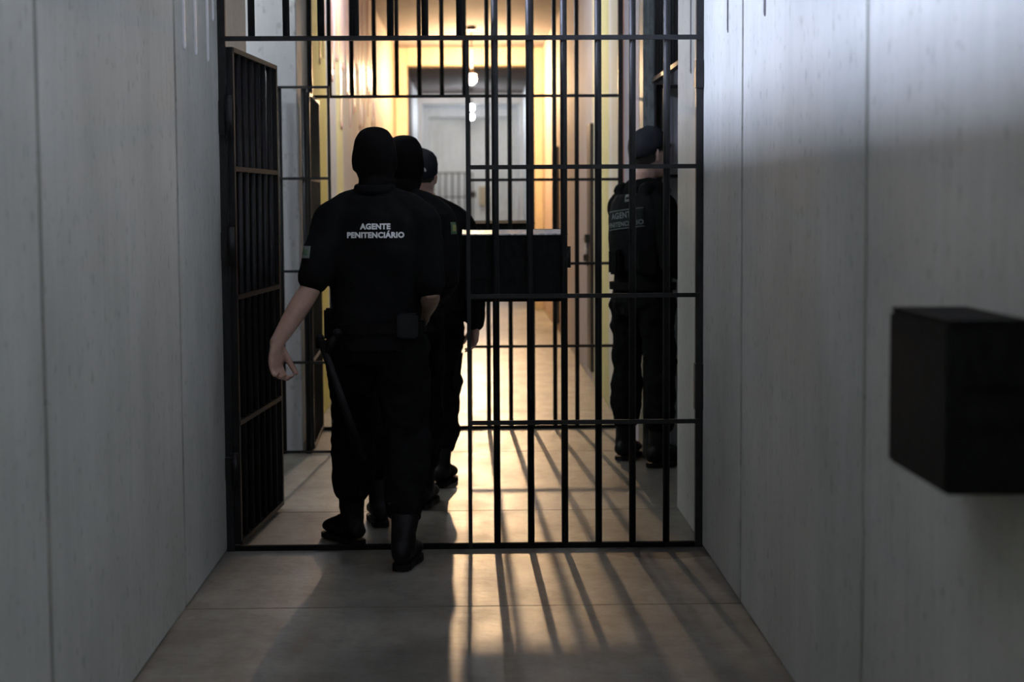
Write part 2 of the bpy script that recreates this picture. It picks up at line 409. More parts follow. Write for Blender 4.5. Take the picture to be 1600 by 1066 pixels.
# ------------------------------------------------------------------ lamps
def pendant(x, y, z, col, strength, r, label, cordtop=H, rose=0.):
    o = thing('hanging_bulb', (x, y, cordtop), label, 'light bulb')
    bm = B(); rod(bm, (x, y, z + r * 1.9), (x, y - rose, cordtop), .006, 8); rod(bm, (x, y - rose, cordtop - .04), (x, y - rose, cordtop), .05, 16, .06)
    link('cord', bm, M['cord'], o)
    bm = B(); rod(bm, (x, y, z + r * 1.02), (x, y, z + r * 1.5), r * 1.25, 20, r * .5); rod(bm, (x, y, z + r * 1.4), (x, y, z + r * 2.4), r * .5, 14); link('lamp_holder', bm, M['socket'], o)  # flared cone added above the bulb to keep light off the ceiling
    bm = B(); ball(bm, (x, y, z), r, 1, 1, 1.1, 20); link('bulb', bm, mat('lit bulb', col, .3, 0, .5, col, strength), o)
    return o
pendant(.035, 22.2, 3.03, (1, .65, .35), 7000, .055, 'lit warm bare bulb hanging above the cell corridor beyond the second gate', H, 1.4)
pendant(.02, 35.2, 3.2, (.86, .92, 1), 400, .05, 'lit white bulb between the two far white door frames')
pendant(.02, 31.8, 3.2, (.86, .92, 1), 420, .05, 'lit cool white bulb under the ceiling far down the corridor')

def added_tube_light(x, y, power, label, col=(.8, .87, 1), L=1.1):
    o = thing('ceiling_light', (x, y, H), label, 'ceiling light', 'ceiling tube lights above the corridor')
    bm = B(); box(bm, x - .07, x + .07, y - L / 2 - .04, y + L / 2 + .04, H - .05, H, .005); link('housing', bm, M['fixture'], o)
    bm = B(); rod(bm, (x, y - L / 2, H - .085), (x, y + L / 2, H - .085), .018, 14)
    rod(bm, (x, y - L / 2, H - .1), (x, y - L / 2, H - .05), .014, 8); rod(bm, (x, y + L / 2, H - .1), (x, y + L / 2, H - .05), .014, 8)
    link('tube', bm, mat('lit tube', col, .4, 0, .5, col, power), o)
TL = 'white tube light on the corridor ceiling'
added_tube_light(-1.9, 8.95, 175, 'white tube light on the ceiling of the left side opening', (.88, .94, 1))  # unseen tube assumed here, set aside to keep light off the corridor floor
added_tube_light(.5, .6, 44, TL + ' before the near gate', (.97, 1, .9))  # unseen tube added as fill light for the near corridor
added_tube_light(-.6, 13.2, 200, TL + ' beyond the second gate')  # unseen tube assumed for the cool light on these walls
added_tube_light(.0, 39.4, 110, TL + ' before the pale end wall', (1, 1, .97))  # tube added out of sight behind the far beam to brighten the end wall

def assumed_wall_light(y, power, label, col=(.64, .71, 1), L=1.2, z=2.93):  # unseen fixture, assumed for the bright band on the upper right wall
    o = thing('wall_light', (-1.0, y, z), label, 'wall light', 'shielded wall lights high on the left wall')
    bm = B(); box(bm, -1.0, -.965, y - L / 2 - .05, y + L / 2 + .05, z - .08, z + .09, .004); box(bm, -.97, -.812, y - L / 2 - .05, y + L / 2 + .05, z - .078, z - .07)  # lower plate shaped to cut light off the lower right wall
    for yy in (y - L / 2 - .05, y + L / 2 + .042): box(bm, -.97, -.815, yy, yy + .008, z - .078, z + .06)
    link('housing', bm, M['fixture'], o)
    bm = B(); rod(bm, (-.925, y - L / 2, z), (-.925, y + L / 2, z), .009, 14); link('tube', bm, mat('lit shielded tube', col, .4, 0, .5, col, power), o)
assumed_wall_light(6.55, 1650, 'shielded tube light high on the left wall nearer the gate')  # unseen lamp assumed to light the upper right wall and gate bars
assumed_wall_light(3.1, 1900, 'shielded tube light high on the left wall above the lock box side')  # unseen lamp assumed to light the upper right wall in the foreground

w = bpy.data.worlds.new('world'); S.world = w; w.use_nodes = True
w.node_tree.nodes['Background'].inputs['Color'].default_value = (.93, .95, .9, 1)
w.node_tree.nodes['Background'].inputs['Strength'].default_value = .5

vs = S.view_settings
S.display_settings.display_device = 'sRGB'
vs.view_transform = 'Standard'; vs.look = 'None'; vs.exposure = 0; vs.gamma = 1; vs.use_curve_mapping = False

# ------------------------------------------------------------------ people
def frame(d, hint):
    d = d.normalized(); s = d.cross(hint)
    if s.length < 1e-4: s = d.cross(V((1, .3, 0)))
    s.normalize(); return s, s.cross(d) * -1
def loft(bm, rings, n=20):
    """rings: (centre, side half-axis vector, front half-axis vector); closed with small end caps"""
    rows = []
    for c, a, b in rings:
        rows.append([bm.verts.new(c + a * math.cos(2 * math.pi * i / n) + b * math.sin(2 * math.pi * i / n)) for i in range(n)])
    for r0, r1 in zip(rows[:-1], rows[1:]):
        for i in range(n):
            f = bm.faces.new((r0[i], r0[(i + 1) % n], r1[(i + 1) % n], r1[i])); f.smooth = True
    bm.faces.new(list(reversed(rows[0]))); bm.faces.new(rows[-1])
    return bm
def limb(bm, pts, hint=V((0, 1, 0)), n=16, cap=True):
    """pts: (position, r_side, r_front) along a limb; rounded ends"""
    P_ = [V(p[0]) for p in pts]; rings = []
    for i, p in enumerate(pts):
        d = (P_[min(i + 1, len(P_) - 1)] - P_[max(i - 1, 0)])
        s, f = frame(d, hint); d = d.normalized(); r1, r2 = p[1], p[2] if len(p) > 2 else p[1]
        if cap and i == 0:
            for t_, k in ((-.8, .5), (-.5, .85)): rings.append((P_[0] + d * t_ * min(r1, r2), s * r1 * k, f * r2 * k))
        rings.append((P_[i], s * r1, f * r2))
        if cap and i == len(pts) - 1:
            for t_, k in ((.5, .85), (.8, .5)): rings.append((P_[i] + d * t_ * min(r1, r2), s * r1 * k, f * r2 * k))
    return loft(bm, rings, n)
_tex = {}
def tex(size):
    if size not in _tex:
        t_ = bpy.data.textures.new('folds', 'CLOUDS'); t_.noise_scale = size; t_.noise_depth = 2; _tex[size] = t_
    return _tex[size]
def fuse(bm, voxel, smooth=6, disp=None):
    """overlapping closed pieces -> one continuous surface"""
    bmesh.ops.recalc_face_normals(bm, faces=bm.faces[:])
    me = bpy.data.meshes.new('tmp'); bm.to_mesh(me); bm.free()
    o = bpy.data.objects.new('tmp', me); COL.objects.link(o)
    r = o.modifiers.new('r', 'REMESH'); r.mode = 'VOXEL'; r.voxel_size = voxel; r.use_smooth_shade = True
    s = o.modifiers.new('s', 'SMOOTH'); s.factor = .5; s.iterations = smooth
    for sz, st in (disp or []):
        d = o.modifiers.new('d', 'DISPLACE'); d.texture = tex(sz); d.strength = st; d.texture_coords = 'GLOBAL'; d.mid_level = .5
    if disp:
        s = o.modifiers.new('s2', 'SMOOTH'); s.factor = .5; s.iterations = 2
    dg = bpy.context.evaluated_depsgraph_get(); dg.update()
    out = bpy.data.meshes.new_from_object(o.evaluated_get(dg))
    bpy.data.objects.remove(o); bpy.data.meshes.remove(me)
    for p in out.polygons: p.use_smooth = True
    return out
HEAD = [(-.128, .03, .035, .062), (-.118, .046, .052, .05), (-.095, .058, .07, .03), (-.06, .067, .088, .01), (-.02, .073, .097, .002),
        (.02, .077, .101, 0), (.055, .077, .1, -.003), (.085, .069, .089, -.005), (.108, .05, .066, -.006), (.12, .028, .038, -.006), (.124, .01, .014, -.006)]
def hframe(J):
    y, p, r = J['head_yaw'], J.get('head_pitch', 0), J.get('head_roll', 0)
    m = Matrix.Rotation(-y, 3, 'Z') @ Matrix.Rotation(-p, 3, 'X') @ Matrix.Rotation(r, 3, 'Y')
    return V(J['head']), m
def head_loft(bm, J, k=1., grow=0., zmin=-9, n=28):
    c, m = hframe(J); ax, ay = m @ V((1, 0, 0)), m @ V((0, 1, 0))
    s = J.get('hs', 1)
    return loft(bm, [(c + m @ V((0, yo * s, (z + (grow if z > .1 else 0)) * s)), ax * (rx * k * s + grow), ay * (ry * k * s + grow)) for z, rx, ry, yo in HEAD if z > zmin], n)
def hp(J, x, y, z):
    c, m = hframe(J); s = J.get('hs', 1); return c + m @ V((x * s, y * s, z * s))
def face_bits(bm, J):
    limb(bm, [(hp(J, 0, .094, .028), .009), (hp(J, 0, .104, .005), .012), (hp(J, 0, .112, -.018), .015)], V((1, 0, 0)), 10)
    for sx in (-1, 1):
        limb(bm, [(hp(J, sx * .012, .1, -.02), .009), (hp(J, sx * .013, .098, -.022), .008)], n=8)
        limb(bm, [(hp(J, sx * .05, .078, .036), .01), (hp(J, sx * .02, .096, .038), .01)], n=8)      # brow
        limb(bm, [(hp(J, sx * .05, .06, -.02), .02), (hp(J, sx * .03, .075, -.03), .018)], n=8)      # cheek
        limb(bm, [(hp(J, sx * .077, -.012, .024), .008, .02), (hp(J, sx * .082, -.014, .0), .009, .02), (hp(J, sx * .077, -.006, -.03), .008, .011)], V((0, 1, 0)), 10)  # ear
    limb(bm, [(hp(J, -.02, .093, -.055), .007), (hp(J, 0, .099, -.053), .009), (hp(J, .02, .093, -.055), .007)], V((0, 0, 1)), 8)
    limb(bm, [(hp(J, -.018, .09, -.066), .008), (hp(J, 0, .096, -.067), .01), (hp(J, .018, .09, -.066), .008)], V((0, 0, 1)), 8)
def hand(bm, wrist, d, nrm, side, curl=.5, k=1., spread=.1):
    """d: direction wrist->knuckles, nrm: the way the palm faces, side: +1 thumb on s side"""
    wrist, d, nrm = V(wrist), V(d).normalized(), V(nrm); nrm = (nrm - d * nrm.dot(d)).normalized(); s = d.cross(nrm) * side
    rings = [(wrist - d * .02, s * .026, nrm * .02), (wrist + d * .012, s * .03, nrm * .019), (wrist + d * .045, s * .04, nrm * .018), (wrist + d * .075, s * .042, nrm * .016), (wrist + d * .092, s * .039, nrm * .012), (wrist + d * .098, s * .03, nrm * .008)]
    loft(bm, [(c * 1., a * k, b * k) for c, a, b in rings], 16)
    for j, (o_, L, r) in enumerate(((.03, .074, .0092), (.0105, .082, .0095), (-.0105, .076, .009), (-.03, .06, .008))):
        p = wrist + d * (.09 - abs(o_ - .008) * .12) * k + s * o_ * k; ang = curl * .55; pts = [(p - d * .015, r * k)]
        pts.append((p, r * k))
        for q, fr in enumerate((.45, .31, .24)):
            dd = (d * math.cos(ang) + nrm * math.sin(ang) + s * (o_ * spread * 10 * .3)).normalized()
            p = p + dd * L * fr * k; pts.append((p, r * (1 - .1 * (q + 1)) * k)); ang += curl * (.85 + .08 * j)
        limb(bm, pts, s, 10)
    p = wrist + d * .02 * k + s * .026 * k + nrm * .006; td = (d * .85 + s * .4 + nrm * .3).normalized(); pts = [(p, .014 * k)]
    for q, fr in enumerate((.042, .034, .026)):
        p = p + td * fr * k; pts.append((p, (.0125 - .0012 * q) * k)); td = (td + nrm * .28 * curl + d * .18 - s * .12).normalized()
    limb(bm, pts, nrm, 10)
TORSO = [(.80, .13, .11, 0), (.86, .172, .125, -.008), (.95, .168, .122, -.004), (1.04, .168, .118, 0), (1.15, .18, .122, .002), (1.26, .195, .128, .002), (1.34, .195, .122, 0), (1.40, .172, .105, -.006), (1.445, .128, .088, -.01), (1.485, .088, .074, -.008), (1.53, .062, .065, 0)]
def spine(J, z):
    s = J['s']; z0, z1 = .86 * s, 1.5 * s; k = max(-.1, min(1.1, (z * s - z0) / (z1 - z0)))
    p = V(J['pelvis']).lerp(V(J['neck']), k) if 0 <= k <= 1 else (V(J['pelvis']) if k < 0 else V(J['neck']))
    y = J['pyaw'] + (J['yaw'] - J['pyaw']) * max(0, min(1, k))
    return V((p.x, p.y, z * s)), V((math.cos(y), -math.sin(y), 0)), V((math.sin(y), math.cos(y), 0))
def torso(bm, J, k=1., zlo=.0, zhi=9, grow=0.):
    rings = []
    for z, rx, ry, yo in TORSO:
        if zlo <= z <= zhi:
            c, sd, ft = spine(J, z); g = J.get('girth', 1)
            rings.append((c + ft * yo, sd * (rx * k * g + grow), ft * (ry * k * g + grow)))
    return loft(bm, rings, 28)
def along(a, b, t_): return V(a).lerp(V(b), t_)
def arm(bm, J, sd, r0, r1, r2, r3, upto=2., start=0.):
    S_, E_, W_ = V(J['sh' + sd]), V(J['el' + sd]), V(J['wr' + sd])
    pts = []
    for t_, r in ((0, r0), (.25, r0 * .97), (.5, (r0 + r1) / 2), (.8, r1), (1, r1 * 1.0)):
        if t_ <= upto: pts.append((S_.lerp(E_, t_), r))
    if upto < 1: pts.append((S_.lerp(E_, upto), r1))
    if upto > 1:
        for t_, r in ((.18, r2), (.4, r2 * .98), (.7, (r2 + r3) / 2), (1, r3)): pts.append((E_.lerp(W_, t_), r))
    return limb(bm, pts, V((0, 1, .2)))
def leg(bm, J, sd, rs, z_end=None):
    Hh, K, A = V(J['hip' + sd]), V(J['kn' + sd]), V(J['an' + sd])
    pts = [(Hh.lerp(K, t_), r) for t_, r in ((-.06, rs[0] * .9), (.12, rs[0]), (.4, rs[1]), (.75, rs[2]), (1, rs[3]))]
    pts += [(K.lerp(A, t_) - (V((0, .012, 0)) if 0 < t_ < .5 else V()), r) for t_, r in ((.28, rs[4]), (.52, rs[5]), (.66, rs[6]), (1, rs[7])) if r]
    return limb(bm, pts, V((0, 1, 0)), 18)
def neck_l(bm, J, r):
    c, m = hframe(J)
    return limb(bm, [(V(J['neck']) - V((0, 0, .04)), r * 1.15), (V(J['neck']) + V((0, 0, .02)), r * 1.03), (hp(J, 0, -.012, -.09), r), (hp(J, 0, -.008, -.03), r)])
def boots(J, root):
    for sd in 'LR':
        A, fy, fp = V(J['an' + sd]), J['fy' + sd], J.get('fp' + sd, 0)
        m = Matrix.Rotation(-fy, 3, 'Z') @ Matrix.Rotation(-fp, 3, 'X'); z0 = -.095
        def q(y, z, x=0): return A + m @ V((x, y, z))
        ax, az = m @ V((1, 0, 0)), m @ V((0, 0, 1))
        bm = B()
        loft(bm, [(q(y, zc - .095 + .02), ax * rx, az * rz) for y, rx, rz, zc in ((-.088, .012, .014, .03), (-.08, .03, .032, .04), (-.05, .041, .047, .048), (0, .042, .06, .058), (.06, .044, .052, .05), (.11, .049, .041, .04), (.15, .05, .034, .034), (.185, .041, .028, .03), (.205, .022, .018, .024), (.21, .008, .008, .02))], 18)
        K = V(J['kn' + sd]); sh = (K - A).normalized()
        limb(bm, [(q(-.012, -.02), .05), (A + sh * .05 + m @ V((0, -.008, 0)), .052), (A + sh * .11, .058), (A + sh * .2, .066)], m @ V((0, 1, 0)))
        bt = link('boot', fuse(bm, .008, 4, [(.05, .008)]), M['boot'], root)
        bm = B(); out = [(-.084, .014), (-.074, .031), (-.04, .039), (.0, .038), (.05, .039), (.1, .048), (.15, .049), (.19, .039), (.208, .017)]
        lo = [q(y, z0, x) for y, x in out] + [q(y, z0, -x) for y, x in reversed(out)]
        hi = [q(y, z0 + .022, x) for y, x in out] + [q(y, z0 + .022, -x) for y, x in reversed(out)]
        a = [bm.verts.new(p) for p in lo]; b = [bm.verts.new(p) for p in hi]; n = len(a)
        bm.faces.new(list(reversed(a))); bm.faces.new(b)
        for i in range(n): bm.faces.new((a[i], a[(i + 1) % n], b[(i + 1) % n], b[i]))
        bmesh.ops.recalc_face_normals(bm, faces=bm.faces[:])
        link('sole', bm, M['rubber'], bt)
def body(J, root, skin, face=True):
    bm = B(); torso(bm, J, .82, .86); head_loft(bm, J); neck_l(bm, J, .052); face_bits(bm, J)
    for sd in 'LR':
        arm(bm, J, sd, .047, .04, .044 if J.get('bare') else .038, .029)
        E_, W_ = V(J['el' + sd]), V(J['wr' + sd])
        hd, nr, tside, cu = J['hand' + sd]
        hand(bm, W_, hd, nr, tside, cu, J.get('hk', 1.))
        leg(bm, J, sd, (.08, .078, .058, .052, .05, .042, .036, .034))
        A, fy = V(J['an' + sd]), J['fy' + sd]; m = Matrix.Rotation(-fy, 3, 'Z') @ Matrix.Rotation(-J.get('fp' + sd, 0), 3, 'X')
        limb(bm, [(A + m @ V((0, -.04, -.03)), .026), (A + m @ V((0, .05, -.035)), .028, .024), (A + m @ V((0, .14, -.05)), .032, .015)], V((0, 0, 1)))
    bd = link('body', fuse(bm, .0058, 3), skin, root)
    for sx in (-1, 1):
        bm = B(); ball(bm, hp(J, sx * .032, .0865, .02), .012); k_ = len(bm.faces); ball(bm, hp(J, sx * .032, .095, .02), .0058, n=10); bm.faces.ensure_lookup_table()
        for f in bm.faces[k_:]: f.material_index = 1
        ey = link('eye', bm, M['eye'], bd); ey.data.materials.append(M['hair'])
    return bd
def trousers(J, root, z_top=1.0, rs=(.112, .108, .098, .096, .09, .094, .08, 0), fold=.04):
    bm = B(); torso(bm, J, 1.0, .78, z_top, .006)
    for sd in 'LR': leg(bm, J, sd, rs)
    return link('trousers', fuse(bm, .011, 5, [(.075, fold), (.2, .02)]), M['trouser'], root)
def drape_text(parent, target, lines, place, size, m, off=.0025, name='back_lettering', bold=.018):
    """raised print laid on a cloth surface. place(u, v) -> world start point; v up, u right; ray goes along `ray`"""
    bvh = BVHTree.FromPolygons([v.co + origin_of(target) for v in target.data.vertices], [tuple(p.vertices) for p in target.data.polygons])
    org, ru, rv, ray = place
    out = B()
    for txt, v0, sz in lines:
        cu = bpy.data.curves.new('t', 'FONT'); cu.body = txt; cu.size = sz; cu.align_x = 'CENTER'; cu.offset = bold * sz; cu.resolution_u = 3; cu.space_character = 1.06
        to = bpy.data.objects.new('t', cu); COL.objects.link(to)
        dg = bpy.context.evaluated_depsgraph_get(); dg.update(); me = bpy.data.meshes.new_from_object(to.evaluated_get(dg))
        bpy.data.objects.remove(to)
        b = B(); b.from_mesh(me); bmesh.ops.triangulate(b, faces=b.faces[:])
        bmesh.ops.subdivide_edges(b, edges=[e for e in b.edges if e.calc_length() > .012], cuts=2)
        mp = {}
        for v in b.verts:
            st = org + ru * v.co.x + rv * (v.co.y + v0) - ray * .6
            hit = bvh.ray_cast(st, ray)[0]
            mp[v] = out.verts.new((hit if hit is not None else st + ray * .6) - ray * off)
        for f in b.faces:
            try: out.faces.new([mp[v] for v in f.verts])
            except ValueError: pass
        b.free()
    return link(name, out, m, parent)
def patch(parent, target, place, w, h, m, name, nx=8, ny=6, off=.002, outline=False):
    bvh = BVHTree.FromPolygons([v.co + origin_of(target) for v in target.data.vertices], [tuple(p.vertices) for p in target.data.polygons])
    org, ru, rv, ray = place; bm = B(); g = []
    for j in range(ny + 1):
        for i in range(nx + 1):
            st = org + ru * (i / nx - .5) * w + rv * (j / ny - .5) * h - ray * .5; hit = bvh.ray_cast(st, ray)[0]
            g.append((hit if hit is not None else st + ray * .5) - ray * off)
    vs = [bm.verts.new(p) for p in g]; vb = [bm.verts.new(p + ray * off * .9) for p in g]
    for j in range(ny):
        for i in range(nx):
            k = j * (nx + 1) + i; bm.faces.new((vs[k], vs[k + 1], vs[k + nx + 2], vs[k + nx + 1]))
    bnd = [i for i in range(nx + 1)] + [(j + 1) * (nx + 1) - 1 for j in range(1, ny + 1)] + [ny * (nx + 1) + i for i in range(nx - 1, -1, -1)] + [j * (nx + 1) for j in range(ny - 1, 0, -1)]
    for a, b in zip(bnd, bnd[1:] + bnd[:1]): bm.faces.new((vs[a], vb[a], vb[b], vs[b]))
    for f in bm.faces: f.smooth = True
    return link(name, bm, m, parent)
def balaclava(J, root):
    bm = B(); head_loft(bm, J, 1.0, .007); 
    limb(bm, [(V(J['neck']) - V((0, 0, .03)), .073, .07), (V(J['neck']) + V((0, 0, .03)), .066), (hp(J, 0, -.008, -.07), .066), (hp(J, 0, 0, -.03), .072)])
    limb(bm, [(hp(J, 0, .094, .02), .014), (hp(J, 0, .112, -.018), .02)], V((1, 0, 0)), 10)
    for sx in (-1, 1): limb(bm, [(hp(J, sx * .077, -.012, .034), .012, .024), (hp(J, sx * .08, -.013, 0), .013, .026), (hp(J, sx * .079, -.007, -.034), .012, .018)], V((0, 1, 0)), 10)
    for sx in (-1, 1): limb(bm, [(hp(J, sx * .052, .056, -.025), .028), (hp(J, sx * .03, .072, -.036), .029)], n=10)
    limb(bm, [(hp(J, -.024, .09, -.06), .02), (hp(J, 0, .098, -.06), .022), (hp(J, .024, .09, -.06), .02)], V((0, 0, 1)), 10)
    limb(bm, [(hp(J, 0, .085, -.085), .026), (hp(J, 0, .06, -.11), .026)], V((1, 0, 0)), 10)
    me = fuse(bm, .007, 4, [(.06, .003)])
    c, m = hframe(J); mi = m.inverted(); b = B(); b.from_mesh(me)
    kill = [f for f in b.faces if (lambda q: q.y > .035 and .006 < q.z < .046 and abs(q.x) < .064)(mi @ (f.calc_center_median() - c))]
    bmesh.ops.delete(b, geom=kill, context='FACES'); b.to_mesh(me); b.free()
    return link('balaclava', me, M['knit'], root)
def cap(J, root, tilt=.18, front=.05, back=.0, name='cap'):
    c, m = hframe(J); s = J.get('hs', 1); n = 32; bm = B(); rows = []
    prof = [(0, 1.), (.35, 1.02), (.62, .95), (.82, .76), (.94, .48), (1.0, .18)]
    for t_, k in prof:
        row = []
        for i in range(n):
            a = 2 * math.pi * i / n; x, y = math.cos(a), math.sin(a)
            zb = back + (front - back) * (y * .5 + .5) - .012 * abs(x) * 0; top = .142 + .008 * y
            row.append(bm.verts.new(c + m @ (V((x * .087 * k, y * .111 * k - .003, zb + (top - zb) * t_)) * s)))
        rows.append(row)
    for r0, r1 in zip(rows[:-1], rows[1:]):
        for i in range(n): bm.faces.new((r0[i], r0[(i + 1) % n], r1[(i + 1) % n], r1[i])).smooth = True
    bm.faces.new(rows[-1])
    o = link(name, bm, M['capcloth'], root)
    so = o.modifiers.new('thick', 'SOLIDIFY'); so.thickness = .003; so.offset = 0
    bm = B(); vs = []; nn = 14
    for lay in (0, 1):
        for j in range(5):
            for i in range(nn + 1):
                a = math.radians(28 + (124) * i / nn); r_ = 1 + .62 * j / 4 * max(0., math.sin((a - math.radians(28)) / math.radians(124) * math.pi)) ** .6
                x, y = math.cos(a) * .086 * (1 + .12 * j / 4), math.sin(a) * .108 * r_
                vs.append(bm.verts.new(c + m @ (V((x, y - .003, front - .002 - .004 * lay - .018 * (x / .086) ** 2 - .012 * j / 4)) * s)))
    W_ = nn + 1; L_ = 5 * W_
    for j in range(4):
        for i in range(nn):
            k = j * W_ + i; bm.faces.new((vs[k], vs[k + 1], vs[k + W_ + 1], vs[k + W_])); bm.faces.new((vs[L_ + k], vs[L_ + k + W_], vs[L_ + k + W_ + 1], vs[L_ + k + 1]))
    rim = [i for i in range(W_)] + [j * W_ + nn for j in range(1, 5)] + [4 * W_ + i for i in range(nn - 1, -1, -1)] + [j * W_ for j in range(3, 0, -1)]
    for a, b in zip(rim, rim[1:] + rim[:1]): bm.faces.new((vs[a], vs[b], vs[L_ + b], vs[L_ + a]))
    bmesh.ops.recalc_face_normals(bm, faces=bm.faces[:]); link('brim', bm, M['capcloth'], o)
    bm = B(); ball(bm, c + m @ (V((0, -.003, .144)) * s), .008, 1, 1, .6, 10); link('button', bm, M['capcloth'], o)
    return o
def hair(J, root, low=-.055):
    me = fuse(head_loft(B(), J, 1.0, .005), .006, 2)
    c, m = hframe(J); mi = m.inverted(); b = B(); b.from_mesh(me)
    def bad(q): return q.z < low + max(0, q.y + .06) * .55 or (q.y > .045 and q.z < .07) or (abs(q.x) > .06 and q.z < .012 and q.y > -.025)
    bmesh.ops.delete(b, geom=[f for f in b.faces if bad(mi @ (f.calc_center_median() - c))], context='FACES'); b.to_mesh(me); b.free()
    return link('hair', me, M['hair'], root)
def belt(J, root, z=.985, k=1.0):
    bm = B(); n = 40; rows = []
    for dz, g in ((-.02, .008), (-.02, .016), (.02, .016), (.02, .008)):
        c, sd, ft = spine(J, z); rows.append([bm.verts.new(c + V((0, 0, dz)) + sd * (.168 * k * J.get('girth', 1) + .01 + g) * math.cos(2 * math.pi * i / n) + ft * (.12 * k * J.get('girth', 1) + .01 + g) * math.sin(2 * math.pi * i / n)) for i in range(n)])
    for r0, r1 in zip(rows, rows[1:] + rows[:1]):
        for i in range(n): bm.faces.new((r0[i], r0[(i + 1) % n], r1[(i + 1) % n], r1[i]))
    bmesh.ops.recalc_face_normals(bm, faces=bm.faces[:])
    return link('belt', bm, M['leather'], root)
def rbox(c, sd, ft, w, d, h, bev=.008):
    bm = B(); box(bm, -w / 2, w / 2, -d / 2, d / 2, -h / 2, h / 2, bev)
    m = Matrix((sd, ft, V((0, 0, 1)))).transposed().to_4x4(); m.translation = V(c); bmesh.ops.transform(bm, matrix=m, verts=bm.verts[:]); return bm
R2 = math.radians
def shirt(J, root, upto, r0, r1, m, name='shirt', r2=.05, r3=.042, zlo=.85, grow=.008, disp=((.09, .016), (.25, .012)), sleeve_from=0):
    bm = B(); torso(bm, J, 1.0, zlo, 1.5, grow)
    for sd in 'LR': arm(bm, J, sd, r0, r1, r2, r3, upto)
    for sd in 'LR': limb(bm, [(V(J['neck']) - V((0, 0, .03)), .075, .07), (V(J['sh' + sd]).lerp(V(J['neck']), .3) + V((0, 0, .015)), .07), (V(J['sh' + sd]), r0)])
    return link(name, fuse(bm, .009, 6, list(disp)), m, root)

# --- front guard: masked, stepping through the doorway of the near gate
J = dict(s=1., girth=1.02, bare=True, hs=1.02, head=(-.352, 7.03, 1.628), head_yaw=R2(4), head_pitch=R2(-8), neck=(-.353, 7.0, 1.5), pelvis=(-.348, 7.0, .9), yaw=R2(3), pyaw=R2(-4),
         shL=(-.522, 7.0, 1.378), elL=(-.606, 6.92, 1.12), wrL=(-.742, 6.86, .9), shR=(-.168, 7.0, 1.375), elR=(-.132, 6.95, 1.09), wrR=(-.16, 7.2, 1.0),
         handL=((-.04, .05, -1), (.85, -.5, 0), -1, .95), handR=((-.1, 1, -.1), (-1, 0, -.3), -1, .7),
         hipL=(-.445, 7.0, .9), knL=(-.462, 7.26, .53), anL=(-.492, 7.33, .1), fyL=R2(-34), hipR=(-.252, 6.99, .9), knR=(-.232, 7.0, .5), anR=(-.243, 6.81, .1), fyR=R2(10), hk=1.12)
p1 = thing('person', (-.35, 7.0, 0), 'person in black balaclava and lettered black shirt, stepping through the near gate', 'person')
body(J, p1, M['skinA']); balaclava(J, p1); boots(J, p1); tr = trousers(J, p1)
sh = shirt(J, p1, .86, .083, .068, M['shirt'])
belt(J, p1, .955, 1.0)
drape_text(sh, sh, [('AGENTE', .018, .03), ('PENITENCIÁRIO', -.016, .03)], (V((-.345, 7, 1.334)), V((1, .02, 0)), V((0, 0, 1)), V((0, 1, 0))), 1, M['print'], bold=.05)
pl_ = (V((-.615, 6.93, 1.262)), V((.75, -.66, 0)), V((-.3, -.1, .95)), V((.66, .75, .05)))
patch(sh, sh, pl_, .055, .05, M['patchgrey'], 'sleeve_patch'); patch(sh, sh, pl_, .03, .022, M['patchgreen'], 'patch_emblem', off=.004)
c, sd, ft = spine(J, .965); link('belt_pouch', rbox(c + sd * .12 - ft * .128, sd, ft, .085, .045, .1), M['pouch'], p1, label='grey belt pouch at the back')
link('belt_pouch', rbox(c - sd * .19 + ft * .03, ft, -sd, .07, .05, .13), M['leather'], p1)
bm = B(); z = 1.512
limb(bm, [(V((-.353 + .073 * math.cos(a), 7.0 + .073 * math.sin(a), z + .006 * math.sin(a) - .0)), .012, .02) for a in [R2(100 + 340 * k / 18) for k in range(19)]], V((0, 0, 1)), 8)
link('collar', bm, M['shirt'], sh)
# baton hanging at his left hip
bt = thing('baton', (-.56, 6.84, .88), 'black side handle baton hanging at the front guard\'s left hip', 'baton')
a, b_ = V((-.57, 6.875, .92)), V((-.405, 6.85, .44)); bm = B(); rod(bm, a, b_, .016, 14); ball(bm, b_, .016); ball(bm, a, .017); link('shaft', bm, M['rubber'], bt)
q = a.lerp(b_, .13); bm = B(); rod(bm, q, q + V((.045, -.02, .075)), .014, 12); ball(bm, q + V((.05, -.022, .083)), .019); link('side_handle', bm, M['rubber'], bt)
bm = B(); q = a.lerp(b_, .05); res = bmesh.ops.create_cone(bm, segments=20, radius1=.026, radius2=.026, depth=.03); bmesh.ops.transform(bm, matrix=Matrix.Translation(q), verts=res['verts']); rod(bm, q + V((.02, .02, .01)), q + V((.1, .06, .04)), .012, 8); link('holder_ring', bm, M['leather'], bt)

# --- second guard, masked, right behind him
J = dict(s=1., hs=1.02, head=(-.268, 7.93, 1.63), head_yaw=R2(10), head_pitch=R2(-6), neck=(-.28, 7.9, 1.5), pelvis=(-.29, 7.9, .9), yaw=R2(2), pyaw=R2(0),
         shL=(-.47, 7.9, 1.372), elL=(-.51, 7.93, 1.1), wrL=(-.46, 8.13, .98), shR=(-.112, 7.9, 1.375), elR=(-.085, 7.87, 1.1), wrR=(-.15, 8.1, 1.0),
         handL=((.2, 1, -.1), (1, 0, -.2), 1, .6), handR=((-.2, 1, -.1), (-1, 0, -.2), -1, .6),
         hipL=(-.385, 7.9, .9), knL=(-.39, 7.92, .5), anL=(-.39, 7.74, .1), fyL=R2(-8), hipR=(-.2, 7.9, .9), knR=(-.2, 8.12, .52), anR=(-.2, 8.2, .1), fyR=R2(8))
p2 = thing('person', (-.29, 7.9, 0), 'person in black balaclava half hidden behind the front guard, flag patch on sleeve', 'person')
